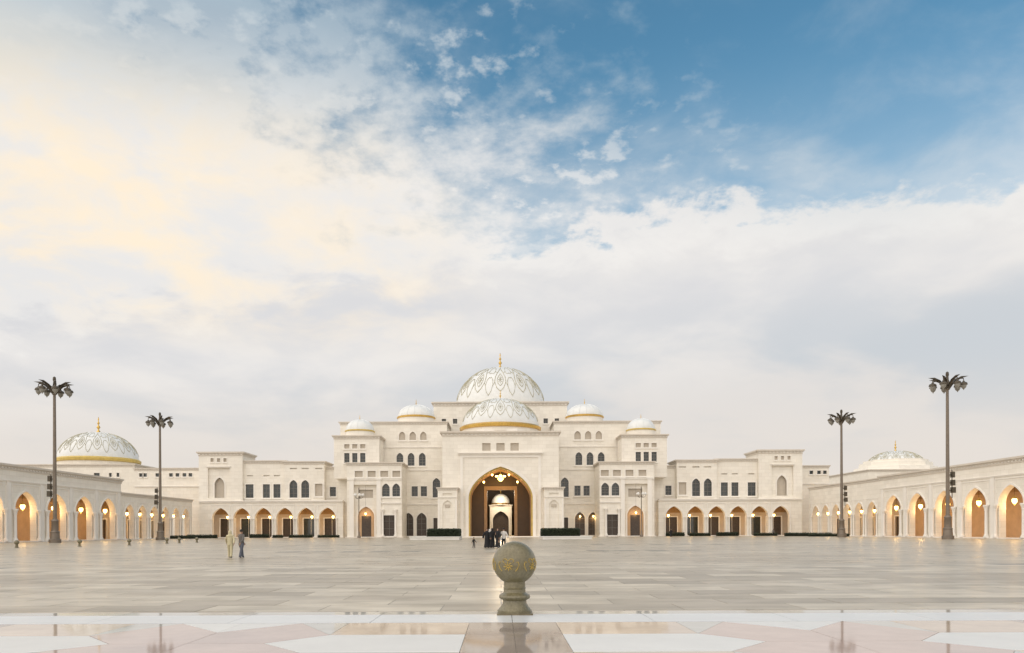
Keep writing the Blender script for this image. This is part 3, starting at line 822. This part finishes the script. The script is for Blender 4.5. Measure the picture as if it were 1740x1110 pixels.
# ------------------------------------------------------------------ wings with ground floor arcades
for s in (-1, 1):
    wg = thing('palace_wing', 'two-storey white wing with six arches between the palace and the arcade ' + SIDE[s], 'wing', group='mirrored wings of the palace')
    X = lambda a, b: sorted((s * a, s * b))
    D = 197.0
    bays = [s * PX(u, D) for u in (476, 440, 403.5, 367, 331, 294.5)]
    az2 = PZ(849, D)
    x0, x1 = X(PX(268, D), PX(512, D))
    arcade_front(wg, x0, x1, D, az2, bays, PX(28.5, D), PZ(878, D), PZ(861.5, D), 'stone', .5, PZ(856, D), cr=.17)
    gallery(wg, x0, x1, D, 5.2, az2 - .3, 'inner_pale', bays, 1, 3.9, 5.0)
    for k, cx in enumerate(bays):
        lantern('golden lantern in the ' + ORD[5 - k] + ' wing arch from the portal, wing ' + SIDE[s], 'lanterns in the wing arcades', cx + s * -1.0, D + 2.2, PZ(877, D + 2), 1.0, 65, top=az2 - .6)
    string(wg, x0, x1, D, az2 - .55, .55, .28)
    # upper floor
    def seg(u0, u1, y, ztop, holes, dep=9):
        a, c = X(PX(u0, 198), PX(u1, 198))
        wall(wg, a, c, y, dep, az2 + .001, ztop, holes, 'upper_wall')
        cornice(wg, a, c, y, dep, ztop, .8)
    D1 = 198.4
    hs = [window(wg, 'rect', s * PX(u, D1), PX(ww, D1), PZ(844.5, D1), PZ(821.5, D1), D1) for u, ww in ((426.5, 13.5), (398, 12), (380, 12))]
    hs += [rect(s * PX(u, D1), PX(10, D1), PZ(808, D1), PZ(806, D1)) for u in (398, 380, 426)]
    seg(367, 437, D1, PZ(781, D1), hs)
    D2 = 197.7
    hs = [window(wg, 'arch', s * PX(u, D2), PX(13.5, D2), PZ(844.5, D2), PZ(814.5, D2), D2) for u in (352, 332)]
    hs += [window(wg, 'rect', s * PX(309, D2), PX(13, D2), PZ(842, D2), PZ(821, D2), D2, 'screen', False)]
    hs += [rect(s * PX(u, D2), PX(12, D2), PZ(796, D2), PZ(794, D2)) for u in (352, 332, 309)]
    seg(299, 366.9, D2, PZ(782.5, D2), hs)
    D3 = 199.6
    hs = [window(wg, 'rect', s * PX(285, D3), PX(10.5, D3), PZ(842.5, D3), PZ(826.5, D3), D3)]
    seg(262, 298.9, D3, PZ(792, D3), hs, 7)
    # corner pavilion with its niche
    D4 = 197.3
    niche = rect(s * PX(479, D4), PX(37, D4), PZ(844.5, D4), PZ(794, D4))
    hs = [niche] + [window(wg, 'rect', s * PX(u, D4), PX(5.5, D4), PZ(783.5, D4), PZ(777, D4), D4, 'screen', False) for u in (468, 479, 490)]
    x0, x1 = X(PX(437.1, 198), PX(511, 198))
    wall(wg, x0, x1, D4, 10, az2 + .001, PZ(766, D4), hs, 'pavilion_wall', th=1.3)
    cornice(wg, x0, x1, D4, 10, PZ(766, D4), 1.0)
    nc = MB().panel(rect(s * PX(479, D4), PX(37, D4) - .02, PZ(844.5, D4) + .01, PZ(794, D4) - .01), [arch(s * PX(479, D4), PX(17, D4), PZ(844, D4) + .02, PZ(822, D4), PZ(809.5, D4))], D4 + .6, D4 + .9).build('niche_panel', 'stone', wg)
    MB().panel(arch(s * PX(479, D4), PX(21, D4), PZ(844, D4) + .03, PZ(822, D4), PZ(806.5, D4)), [arch(s * PX(479, D4), PX(17, D4), PZ(844, D4) + .02, PZ(822, D4), PZ(809.5, D4))], D4 + .45, D4 + .598).build('niche_moulding', 'stone_trim', nc)
    MB().box(s * PX(479, D4) - PX(9, D4), s * PX(479, D4) + PX(9, D4), D4 + 1.22, D4 + 1.26, PZ(844, D4) + .03, PZ(808, D4)).build('niche_back', 'screen', nc)
    string(wg, s * PX(479, D4) - PX(20, D4), s * PX(479, D4) + PX(20, D4), D4, PZ(793, D4), .35, .3)
    # set-back block above the side arcade
    D5 = 206.0
    ub = 622 if s < 0 else 558
    x0, x1 = X(PX(505, D5), PX(ub, D5))
    hs = [window(wg, 'rect', s * PX(u, D5), PX(6.5, D5), PZ(808, D5), PZ(802, D5), D5, 'glass', False) for u in ((527, 537, 549, 560, 583, 604, 611) if s < 0 else (528, 541, 551))]
    wall(wg, x0, x1, D5, 14, 0.0, PZ(793, D5), hs, 'rear_wall')
    cornice(wg, x0, x1, D5, 14, PZ(793, D5), .7)
    string(wg, x0, x1, D5, PZ(826, D5), .4, .2)

# ------------------------------------------------------------------ side arcades
for s in (-1, 1):
    ar = thing('side_arcade', 'long cream arcade of wide and narrow pointed arches ' + SIDE[s], 'arcade', (s * 79, 0, 0), R(90) if s < 0 else R(-90), 'mirrored side arcades')
    m = 1 if s < 0 else -1            # local x runs along the depth of the plaza
    X = lambda a, b: sorted((m * a, m * b))
    big = [m * (118.4 + 8.85 * k) for k in range(-1, 5)]
    small = [m * (163.2 + 5.82 * k) for k in range(6)]
    zb, zsml = 12.6, (9.9 if s < 0 else 12.35)
    x0, x1 = X(104, 159.2)
    arcade_front(ar, x0, x1, 0, zb, big, 5.8, 5.7, 8.4, 'stone', .9, 9.5, cr=.26)
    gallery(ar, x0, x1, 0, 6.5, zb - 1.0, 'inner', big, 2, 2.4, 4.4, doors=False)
    MB().box(x0, x1, 1.102, 8.5, zb - .9, zb).build('roof', 'stone', ar)
    cornice(ar, x0, x1, 0, 8.4, zb, .9)
    string(ar, x0, x1, 0, 9.75, .3, .14)
    for q in big:
        for e in (-1, 1):
            xx = q + e * 4.42
            if x0 + .8 < xx < x1 - .6 and e == 1 or xx < x0 + 9:
                MB().box(xx - .5, xx + .5, -.12, -.002, .152, 9.74).build('pilaster', 'stone_trim', ar)
    x0, x1 = X(159.21, 196.4)
    arcade_front(ar, x0, x1, .25, zsml, small, 4.2, 5.2, 7.5, 'stone', .6, 8.2, cr=.17)
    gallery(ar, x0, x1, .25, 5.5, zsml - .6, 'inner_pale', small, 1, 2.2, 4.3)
    MB().box(x0, x1, 1.36, 7.5, zsml - .55, zsml).build('roof', 'stone', ar)
    cornice(ar, x0, x1, .25, 7.2, zsml, .7)
    # lanterns
    for k, q in enumerate(reversed(big)):
        lantern('golden lantern in the ' + ORD[k] + ' wide arch from the narrow ones, arcade ' + SIDE[s], 'lanterns in the wide arches', s * (79 + 1.9), m * q + 1.7 * m * q / 79 * .8, 6.0, 1.25, 140, top=zb - 1.2)
    for k, q in enumerate(small):
        lantern('golden lantern in the ' + ORD[k] + ' narrow arch from the wide ones, arcade ' + SIDE[s], 'lanterns in the narrow arches', s * (79 + 1.8), m * q + 1.5 * m * q / 79 * .7, 5.6, 1.0, 80, top=zsml - .8)

# ------------------------------------------------------------------ domed halls beyond
hl = thing('domed_hall', 'pale hall with a large patterned dome and gold band behind the side arcade', 'hall')
D = 212.0
hs = [window(hl, 'rect', PX(u, D), PX(w_, D), PZ(808, D), PZ(801, D), D, 'glass', False) for u, w_ in ((-686, 10), (-663, 5), (-650, 5))]
wall(hl, PX(-900, D), PX(-622, D), D, 30, 0, PZ(786, D), hs, 'wall')
cornice(hl, PX(-900, D), PX(-622, D), D, 30, PZ(786, D), .8)
dome(hl, PX(-683, 223), 223, PZ(779, 223), PX(62.5, 223), PZ(732, 223) - PZ(779, 223), PZ(779, 223) - PZ(786, D) + .5, 'gold_paint', 14, .07, 4.6)
hr = thing('distant_hall', 'faint distant grey dome rising just over the side arcade roofline', 'hall')
D = 300.0
wall(hr, PX(596, D), PX(760, D), D - 14, 40, 0, PZ(805, D), [window(hr, 'rect', PX(u, D - 14), 2, 12, 16, D - 14) for u in (620, 650, 680, 710)], 'wall')
cornice(hr, PX(596, D), PX(760, D), D - 14, 40, PZ(805, D), .9)
MB().lathe([(PX(66, D), 0), (PX(64, D), 1.6), (PX(57, D), 1.8), (PX(56, D), 3.4), (PX(50, D), 3.6), (PX(50, D), 4.4)], 8, PX(671, D), D, PZ(805, D), math.pi / 8).build('stepped_base', 'stone', hr)
dome(hr, PX(671, D), D, PZ(796, D), PX(46, D), PZ(769, D) - PZ(796, D), .6, 'stone', 14, .09, 4.2)
# ------------------------------------------------------------------ end of buildings

# ------------------------------------------------------------------ tall lamp posts
def make_lamp(label):
    t = thing('lamp_post', label, 'lamp post')
    MB().lathe([(.85, 0), (.85, .5), (.70, .6), (.62, 1.5), (.70, 1.6), (.52, 1.8), (.48, 3.2), (.55, 3.3), (.36, 3.6)], 16).build('base', 'pole', t, smooth=True)
    MB().lathe([(.29, 3.5), (.20, 22.4), (.34, 22.5), (.34, 22.9), (.20, 23.0)], 14).build('pole', 'pole', t, smooth=True)
    MB().lathe([(.20, 22.8), (.42, 23.2), (.30, 23.7), (.20, 24.0), (.17, 24.5), (.24, 24.7), (.20, 25.1), (.0, 25.25)], 12).build('crown', 'dark_metal', t, smooth=True)
    arm = MB().tube([(.2, 0, 22.6), (.62, 0, 23.25), (1.15, 0, 23.8), (1.7, 0, 24.05), (2.05, 0, 24.0), (2.1, 0, 23.85), (2.1, 0, 23.6)], [.15, .15, .14, .11, .08, .06, .05], 6)
    arm.add([(.5, -.18, 23.2), (1.05, -.24, 23.85), (1.8, -.17, 24.25), (2.75, 0, 24.30), (1.8, .17, 24.25), (1.05, .24, 23.85), (.5, .18, 23.2), (1.1, 0, 24.02), (1.8, 0, 24.36)],
            [(0, 1, 7), (1, 2, 8, 7), (2, 3, 8), (3, 4, 8), (4, 5, 7, 8), (5, 6, 7), (6, 0, 7), (6, 5, 4, 3, 2, 1, 0)])
    am = arm.mesh('arm', 'dark_metal')
    hd = MB().lathe([(0, .62), (.10, .60), (.18, .42), (.46, .28), (.54, .05), (.54, -.02), (.40, -.05)], 12).mesh('lamp_head', 'dark_metal', True)
    gl = MB().lathe([(.42, -.051), (.36, -.34), (.22, -.56), (.10, -.62), (.06, -.78), (0, -.80)], 12).mesh('lamp_glass', 'lamp_glass', True)
    for k in range(7):
        a = 2 * math.pi * k / 7 + .35
        o = link('arm', am, t, (0, 0, 0), a)
        h = link('lamp_head', hd, o, (2.1, 0, 23.05))
        link('lamp_glass', gl, o, (2.1, 0, 23.05))
    # loudspeakers and a small floodlight strapped to the shaft
    for z, w_ in ((8.1, .22), (9.3, .20), (7.0, .26)):
        b = MB().box(.55, .55 + 2 * w_, -.3, .3, z, z + .85).box(.25, .56, -.06, .06, z + .3, z + .45)
        b.build('loudspeaker', 'dark_metal', t)
    MB().tube([(.62, -.05, 6.2), (.62, -.05, 10.4)], .07, 6).build('bracket_bar', 'dark_metal', t)
    return t
LB = 'tall bell-lamp post before the '
lamp0 = make_lamp(LB + 'wide arches of a side arcade')
lamp0['group'] = 'tall lamp posts along the plaza'
spots = [(-67.6, 116, 'wide'), (67.2, 115, 'wide'), (-67.2, 151, 'narrow'), (67.3, 151, 'narrow')]
for i, (x, y, k) in enumerate(spots):
    o = lamp0 if i == 0 else copy_tree(lamp0)
    o.location = (x, y, 0)
    o.rotation_euler = (0, 0, R(180) if x < 0 else 0)
    o['label'] = LB + k + ' arches of the arcade ' + SIDE[-1 if x < 0 else 1]
# shorter lamps in front of the gates
def make_gate_lamp():
    t = thing('gate_lamp', 'slender lamp with clustered globes standing before a tall gate recess', 'lamp post', group='globe lamps before the gates')
    MB().lathe([(.4, 0), (.4, .4), (.25, .6), (.2, 1.4), (.12, 1.6), (.09, 11.6), (.16, 11.7), (.05, 12.0), (0, 12.4)], 10).build('pole', 'pole', t, smooth=True)
    for k in range(5):
        a = 2 * math.pi * k / 5
        o = link('arm', MB().tube([(.08, 0, 9.6), (.5, 0, 9.4), (.9, 0, 9.6), (1.0, 0, 9.95)], .05, 5).mesh('arm', 'dark_metal'), t, (0, 0, 0), a)
        MB().lathe([(0, -.05), (.16, 0), (.30, .22), (.30, .4), (.16, .6), (0, .7)], 10).build('globe', 'kerb', o, (1.0, 0, 9.95), True)
    return t
gl0 = make_gate_lamp()
for i, (x, y) in enumerate(((-PX(241, 183), 183), (PX(239, 183), 183))):
    o = gl0 if i == 0 else copy_tree(gl0); o.location = (x, y, 0)
    o['label'] = 'slender globe lamp before the tall gate recess, wing side ' + SIDE[-1 if x < 0 else 1]

# ------------------------------------------------------------------ ball bollards
def bollard_profile():
    p = [(.158, 0), (.158, .022), (.150, .030), (.130, .055), (.112, .085), (.108, .112), (.120, .118), (.140, .130), (.146, .145), (.140, .162), (.116, .176), (.104, .186), (.100, .215), (.106, .225), (.100, .232), (.098, .283)]
    r, cz = .201, .458
    a0 = math.asin(.098 / r)
    for i in range(15):
        a = -math.pi / 2 + a0 + (math.pi - a0) * i / 14
        p.append((max(0, r * math.cos(a)), cz + r * math.sin(a)))
    p[-1] = (0, cz + r)
    return p
def make_bollard(label, cat, n=48, ornament=True):
    t = thing('stone_bollard', label, cat)
    p = bollard_profile()
    MB().lathe(p[:16], n).build('stem', 'granite', t, smooth=True)
    bl = MB().lathe(p[15:], n).build('ball', 'granite', t, smooth=True)
    MB().box(-.165, .165, -.165, .165, -.012, .003).build('base_plate', 'granite_dark', t)
    if ornament:
        # gilded leaf scroll inlaid round the ball
        b = MB()
        r, cz = .2015, .458
        def S(th, la): return (r * math.cos(la) * math.cos(th), r * math.cos(la) * math.sin(th), cz + r * math.sin(la))
        for m in range(5):
            t0 = R(252) + m * 2 * math.pi / 5
            def ln(pts, rad=.0042): b.tube([S(t0 + x, y) for x, y in pts], rad, 5)
            for q in range(8):
                a = q * math.pi / 4
                ln([(.06 * math.cos(a), -.12 + .06 * math.sin(a)), (.15 * math.cos(a + .2), -.12 + .15 * math.sin(a + .2)), (.21 * math.cos(a), -.12 + .21 * math.sin(a))])
            ln([(.06 * math.cos(i * .5236), -.12 + .06 * math.sin(i * .5236)) for i in range(13)])
            for sx in (-1, 1):
                ln([(sx * .0, .12), (sx * .12, .22), (sx * .22, .20), (sx * .26, .10), (sx * .20, .05)])
                ln([(sx * .34, -.35), (sx * .44, -.22), (sx * .50, -.05), (sx * .46, .08), (sx * .38, .06)])
        b.build('gilded_scroll', 'inlay_gold', bl)
    return t
nb = make_bollard('round stone ball bollard on a turned stem at the marble terrace edge', 'bollard')
nb.location = (PX(23, 7.11), 7.11, TZ + .013)
fb = make_bollard('small dark stone ball bollard standing far out on the plaza', 'bollard', 20, False)
fb['group'] = 'ball bollards out on the plaza'
for i, (x, y) in enumerate(((-50.0, 79), (-46.8, 85), (-44.2, 91), (-45.4, 104), (-45.4, 108), (-44.9, 113))):
    o = fb if i == 0 else copy_tree(fb)
    o.location = (x, y, .012); o.scale = (1.2, 1.2, 1.2)
    o['label'] = 'small far stone ball bollard, ' + ORD[i] + ' of its row from the walking couple'

# ------------------------------------------------------------------ hedges and planters
def leaves(x0, x1, y0, y1, z0, z1, n, s):
    b = MB()
    for _ in range(n):
        f = random.random()
        x, y, z = random.uniform(x0, x1), random.uniform(y0, y1), random.uniform(z0, z1)
        if f < .4: y = y0 + random.gauss(0, .05)
        elif f < .75: z = z1 + random.gauss(0, .06)
        elif f < .87: x = x0 + random.gauss(0, .05)
        else: x = x1 + random.gauss(0, .05)
        a = Vector((random.gauss(0, 1), random.gauss(0, 1), random.gauss(0, 1))).normalized()
        c = a.orthogonal().normalized()
        p = Vector((x, y, z)); q = s * random.uniform(.6, 1.3)
        b.add([p - a * q, p + c * q * .5, p + a * q, p - c * q * .5], [(0, 1, 2, 3)])
    return b
def hedge(label, cat, x0, x1, y0, y1, z0, z1, n, s=.11, kerb=None, group=None, base=.01):
    t = thing('hedge', label, cat, ((x0 + x1) / 2, (y0 + y1) / 2, base), 0, group)
    cx, cy = (x0 + x1) / 2, (y0 + y1) / 2
    x0, x1, y0, y1, z0, z1 = x0 - cx, x1 - cx, y0 - cy, y1 - cy, z0 - base, z1 - base
    kind(leaves(x0, x1, y0, y1, z0, z1, n, s).build('foliage', 'leaf', t), 'stuff')
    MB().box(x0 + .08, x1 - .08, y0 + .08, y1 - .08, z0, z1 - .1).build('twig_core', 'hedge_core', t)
    return t
for s in (-1, 1):
    kx = sorted((s * PX(71, 136), s * PX(155, 136)))
    pk = MB().box(kx[0], kx[1], 136, 146, .002, .42).box(kx[0] - .15, kx[1] + .15, 135.85, 146.15, .421, .55).build('planter_bed', 'kerb')
    tag(pk, 'long low white planter bed before the portal, on the side ' + SIDE[s], 'planter', 'white planter beds before the portal')
    hx = sorted((s * PX(68 if s > 0 else 66, 139), s * PX(133 if s > 0 else 124, 139)))
    hx = [max(hx[0], kx[0] + .1), min(hx[1], kx[1] - .1)]
    hedge('dark clipped hedge in the white planter before the portal, side ' + SIDE[s], 'hedge', hx[0], hx[1], 138, 144, .56, 1.85, 9000, .12, group='hedges before the portal', base=.56)
strips = []
for sgn, lst in ((-1, ((395, 427, 3), (372, 388, 2), (322, 360, 1), (276, 311, 0))), (1, ((282, 312, 0), (322, 356, 1), (368, 404, 2), (432, 470, 5)))):
    for a, c, k in lst:
        strips.append((*sorted((sgn * PX(a, 193), sgn * PX(c, 193))), 193, 'before the ' + ORD[k] + ' wing arch from the portal, wing ' + SIDE[sgn]))
    strips.append((*sorted((sgn * 69.3, sgn * 76.5)), 186, 'at the inner corner of the arcade ' + SIDE[sgn]))
    strips.append((*sorted((sgn * (71 if sgn < 0 else 66), sgn * 76.5)), 177, 'before the middle narrow arches, arcade ' + SIDE[sgn]))
strips.append((68, 76.5, 168, 'beside the lamp post, before the narrow arches by the faint dome'))
for x0, x1, y, where in strips:
    hedge('low dark planting ' + where, 'planting', x0, x1, y, y + 1.0, .02, random.uniform(.55, .95), 900, .13, group='low planting along the arcades')

# ------------------------------------------------------------------ people
def skin_mesh(name, pts, edges, rad, mat, parent, root=0, sub=2):
    me = bpy.data.meshes.new(name)
    me.from_pydata(pts, edges, [])
    o = link(name, me, parent)
    md = o.modifiers.new('skin', 'SKIN'); md.use_smooth_shade = True
    lay = me.skin_vertices[0].data
    for i, r in enumerate(rad):
        lay[i].radius = r if isinstance(r, tuple) else (r, r)
        lay[i].use_root = (i == root)
    ss = o.modifiers.new('sub', 'SUBSURF'); ss.levels = sub; ss.render_levels = sub
    me.materials.append(MATS[mat])
    return o
def person(label, x, y, h, rz, outfit, stride=.0, arms=.10, group=None, lean=0.0, bag=False, child=False):
    """1.0-high skeleton scaled to h; outfit = robe / trousers"""
    t = thing('person', label, 'person', (x, y, .012), rz, group)
    t.scale = (h, h, h)
    hd = .93 if not child else .91
    # body: pelvis, spine, chest, neck, head, arms, legs in one surface
    pts = [(0, 0, .52), (0, -.004, .60), (0, -.006, .72), (0, 0, .81), (0, -.004, .845), (0, -.016, .885), (0, -.014, .935), (0, -.006, .965)]
    rad = [(.078, .058), (.070, .052), (.085, .055), (.060, .045), (.030, .030), (.042, .050), (.046, .056), (.034, .040)]
    ed = [(i, i + 1) for i in range(7)]
    hands = []
    for s in (-1, 1):
        k = len(pts)
        sw = s * stride * .6
        ax = s * (.115 + arms * .4)
        pts += [(s * .105, 0, .80), (ax, -.01 - sw * .3, .64), (s * (.115 + arms * .55), -.04 - sw * .8, .52), (s * (.115 + arms * .55), -.05 - sw * .9, .485)]
        rad += [.032, .027, .019, (.014, .024)]
        ed += [(2, k), (k, k + 1), (k + 1, k + 2), (k + 2, k + 3)]
        hx, hy, hz = pts[k + 3]
        for j, (dx, L) in enumerate(((-.020, .030), (-.008, .042), (.004, .045), (.014, .038))):
            q = len(pts)
            pts += [(hx - s * .002, hy + dx, hz - .022), (hx - s * .006, hy + dx - .002, hz - .022 - L * .55), (hx - s * .014, hy + dx - .004, hz - .022 - L)]
            rad += [.0058, .0052, .0042]
            ed += [(k + 3, q), (q, q + 1), (q + 1, q + 2)]
        q = len(pts)
        pts += [(hx, hy - .026, hz - .004), (hx - s * .004, hy - .036, hz - .026)]
        rad += [.0065, .0050]
        ed += [(k + 3, q), (q, q + 1)]
        k = len(pts)
        st = s * stride
        pts += [(s * .050, 0, .48), (s * .052, -st * .12 - .012, .275), (s * .052, -st * .22 + .008, .045), (s * .056, -st * .22 - .065, .020)]
        rad += [.058, .038, .024, (.024, .018)]
        ed += [(0, k), (k, k + 1), (k + 1, k + 2), (k + 2, k + 3)]
    skin_mesh('body', pts, ed, rad, 'skin', t)
    # nose, ears and eyes are tiny but there
    hair_m = outfit.get('hair', 'hair')
    def loft(name, secs, mat, n=16, open_front=None):
        b = MB(); vs, fs = [], []
        for (z, cx, cy, rx, ry) in secs:
            for i in range(n):
                a = 2 * math.pi * i / n
                w_ = 1 + .035 * math.sin(5 * a + z * 9) * (1 if z < .5 else 0)
                vs.append((cx + rx * w_ * math.cos(a), cy + ry * w_ * math.sin(a), z))
        for j in range(len(secs) - 1):
            for i in range(n):
                a, c = j * n + i, j * n + (i + 1) % n
                fs.append((a, c, c + n, a + n))
        fs.append(tuple(range((len(secs) - 1) * n, len(secs) * n)))
        return b.add(vs, fs).build(name, mat, t, smooth=True)
    if 'scarf' in outfit:
        b = MB(); vs, fs = [], []
        secs = [(.775, 0, .150, .085), (.815, 0, .105, .068), (.85, .004, .060, .062), (.885, .002, .056, .066), (.925, .0, .060, .074), (.96, .004, .054, .066), (.985, .006, .034, .042), (.994, .008, .010, .012)]
        n = 16
        for z, cy, rx, ry in secs:
            for i in range(n):
                a = 2 * math.pi * i / n
                yy = cy + ry * math.sin(a)
                if .87 < z < .965 and math.sin(a) < -.55: yy = cy - ry * .42      # opening for the face
                vs.append((rx * math.cos(a), yy, z))
        for j in range(len(secs) - 1):
            for i in range(n):
                a, c = j * n + i, j * n + (i + 1) % n
                fs.append((a, c, c + n, a + n))
        b.add(vs, fs).build('headscarf', outfit['scarf'], t, smooth=True)
    else:
        MB().lathe([(.052, -.03), (.056, 0), (.050, .035), (.030, .052), (0, .058)], 14, 0, .004, .945).build('hair', hair_m, t, smooth=True)
    if 'robe' in outfit:
        loft('robe', [(.018, 0, .0, .150, .130 + stride * .1), (.16, 0, 0, .130, .108), (.34, 0, 0, .112, .088), (.52, 0, 0, .104, .080), (.66, 0, 0, .098, .070), (.76, 0, 0, .112, .070), (.805, 0, 0, .100, .060), (.835, 0, 0, .050, .045)], outfit['robe'])
        for s in (-1, 1):
            sw = s * stride * .6
            MB().tube([(s * .095, 0, .80), (s * (.125 + arms * .4), -.01 - sw * .3, .64), (s * (.118 + arms * .55), -.04 - sw * .8, .51)], [.045, .048, .055], 10).build('sleeve', outfit['robe'], t, smooth=True)
    if 'shirt' in outfit:
        loft('shirt', [(.45, 0, 0, .102, .078), (.52, 0, 0, .100, .076), (.64, 0, 0, .094, .070), (.75, 0, 0, .112, .070), (.805, 0, 0, .098, .058), (.84, 0, 0, .044, .042)], outfit['shirt'])
        for s in (-1, 1):
            sw = s * stride * .6
            MB().tube([(s * .095, 0, .80), (s * (.118 + arms * .4), -.01 - sw * .3, .64), (s * (.117 + arms * .55), -.04 - sw * .8, .525)], [.042, .036, .028], 10).build('sleeve', outfit['shirt'], t, smooth=True)
        for s in (-1, 1):
            st = s * stride
            MB().tube([(s * .048, 0, .50), (s * .052, -st * .12 - .012, .275), (s * .052, -st * .22 + .006, .03)], [.066, .050, .042], 10).build('trouser_leg', outfit['legs'], t, smooth=True)
    for s in (-1, 1):
        st = s * stride
        MB().lathe([(.0, 0), (.034, .002), (.036, .02), (.02, .036), (0, .04)], 10, s * .056, -st * .22 - .03, 0.0).build('shoe', 'hair', t, smooth=True).scale = (1, 1, 1)
    if bag:
        MB().box(.15, .21, -.09, .03, .36, .50).tube([(.18, -.05, .50), (.17, -.03, .60), (.18, .0, .50)], .006, 5).build('handbag', outfit.get('bag', 'grey_cloth'), t)
    return t
black = {'robe': 'black_cloth', 'scarf': 'black_cloth'}
pg = 'visitors gathered before the portal'
dg = 70.0
person('person in a black robe and scarf at the edge of the group before the portal', PX(-24, dg), dg, 1.78, R(20), black, .2, group=pg)
person('person in a black robe turned away, in the group before the portal', PX(-14.5, dg), dg + .6, 1.82, R(170), black, .1, group=pg)
person('person in a black robe carrying a pale bag before the portal', PX(-5, dg), dg - .2, 1.80, R(-25), {**black, 'bag': 'white_cloth'}, .3, group=pg, bag=True)
person('person in white top and dark trousers beside the black-robed group', PX(5, dg), dg + .4, 1.82, R(-160), {'shirt': 'white_cloth', 'legs': 'black_cloth'}, .4, group=pg)
person('person in a black robe with a white scarf in the group before the portal', PX(-19, dg), dg + 1.2, 1.75, R(190), {'robe': 'black_cloth', 'scarf': 'white_cloth'}, .1, group=pg)
person('small child in dark clothes standing apart from the black-robed group', PX(-46, dg - 1), dg - 1, .98, R(60), {'shirt': 'black_cloth', 'legs': 'grey_cloth'}, .3, child=True, group=pg)
cp = 'couple walking across the plaza'
person('person in a long beige outfit walking across the open plaza', PX(-460, 46.5), 46.5, 1.66, R(190), {'shirt': 'beige_cloth', 'legs': 'beige_cloth', 'scarf': 'beige_cloth'}, .55, group=cp)
person('person in grey shirt and jeans walking beside the one in beige', PX(-441, 46.2), 46.2, 1.70, R(165), {'shirt': 'grey_cloth', 'legs': 'denim'}, .75, group=cp)
person('person in black standing by the low planting before a wing', PX(289, 176), 176, 1.8, R(10), black, .2)
person('person in black standing beside the far lamp post', PX(576, 160), 160, 1.85, R(40), black, .1)
person('person in dark shirt waiting at the foot of a wing arcade', PX(463, 190), 190, 1.75, R(0), {'shirt': 'grey_cloth', 'legs': 'black_cloth'}, .1)
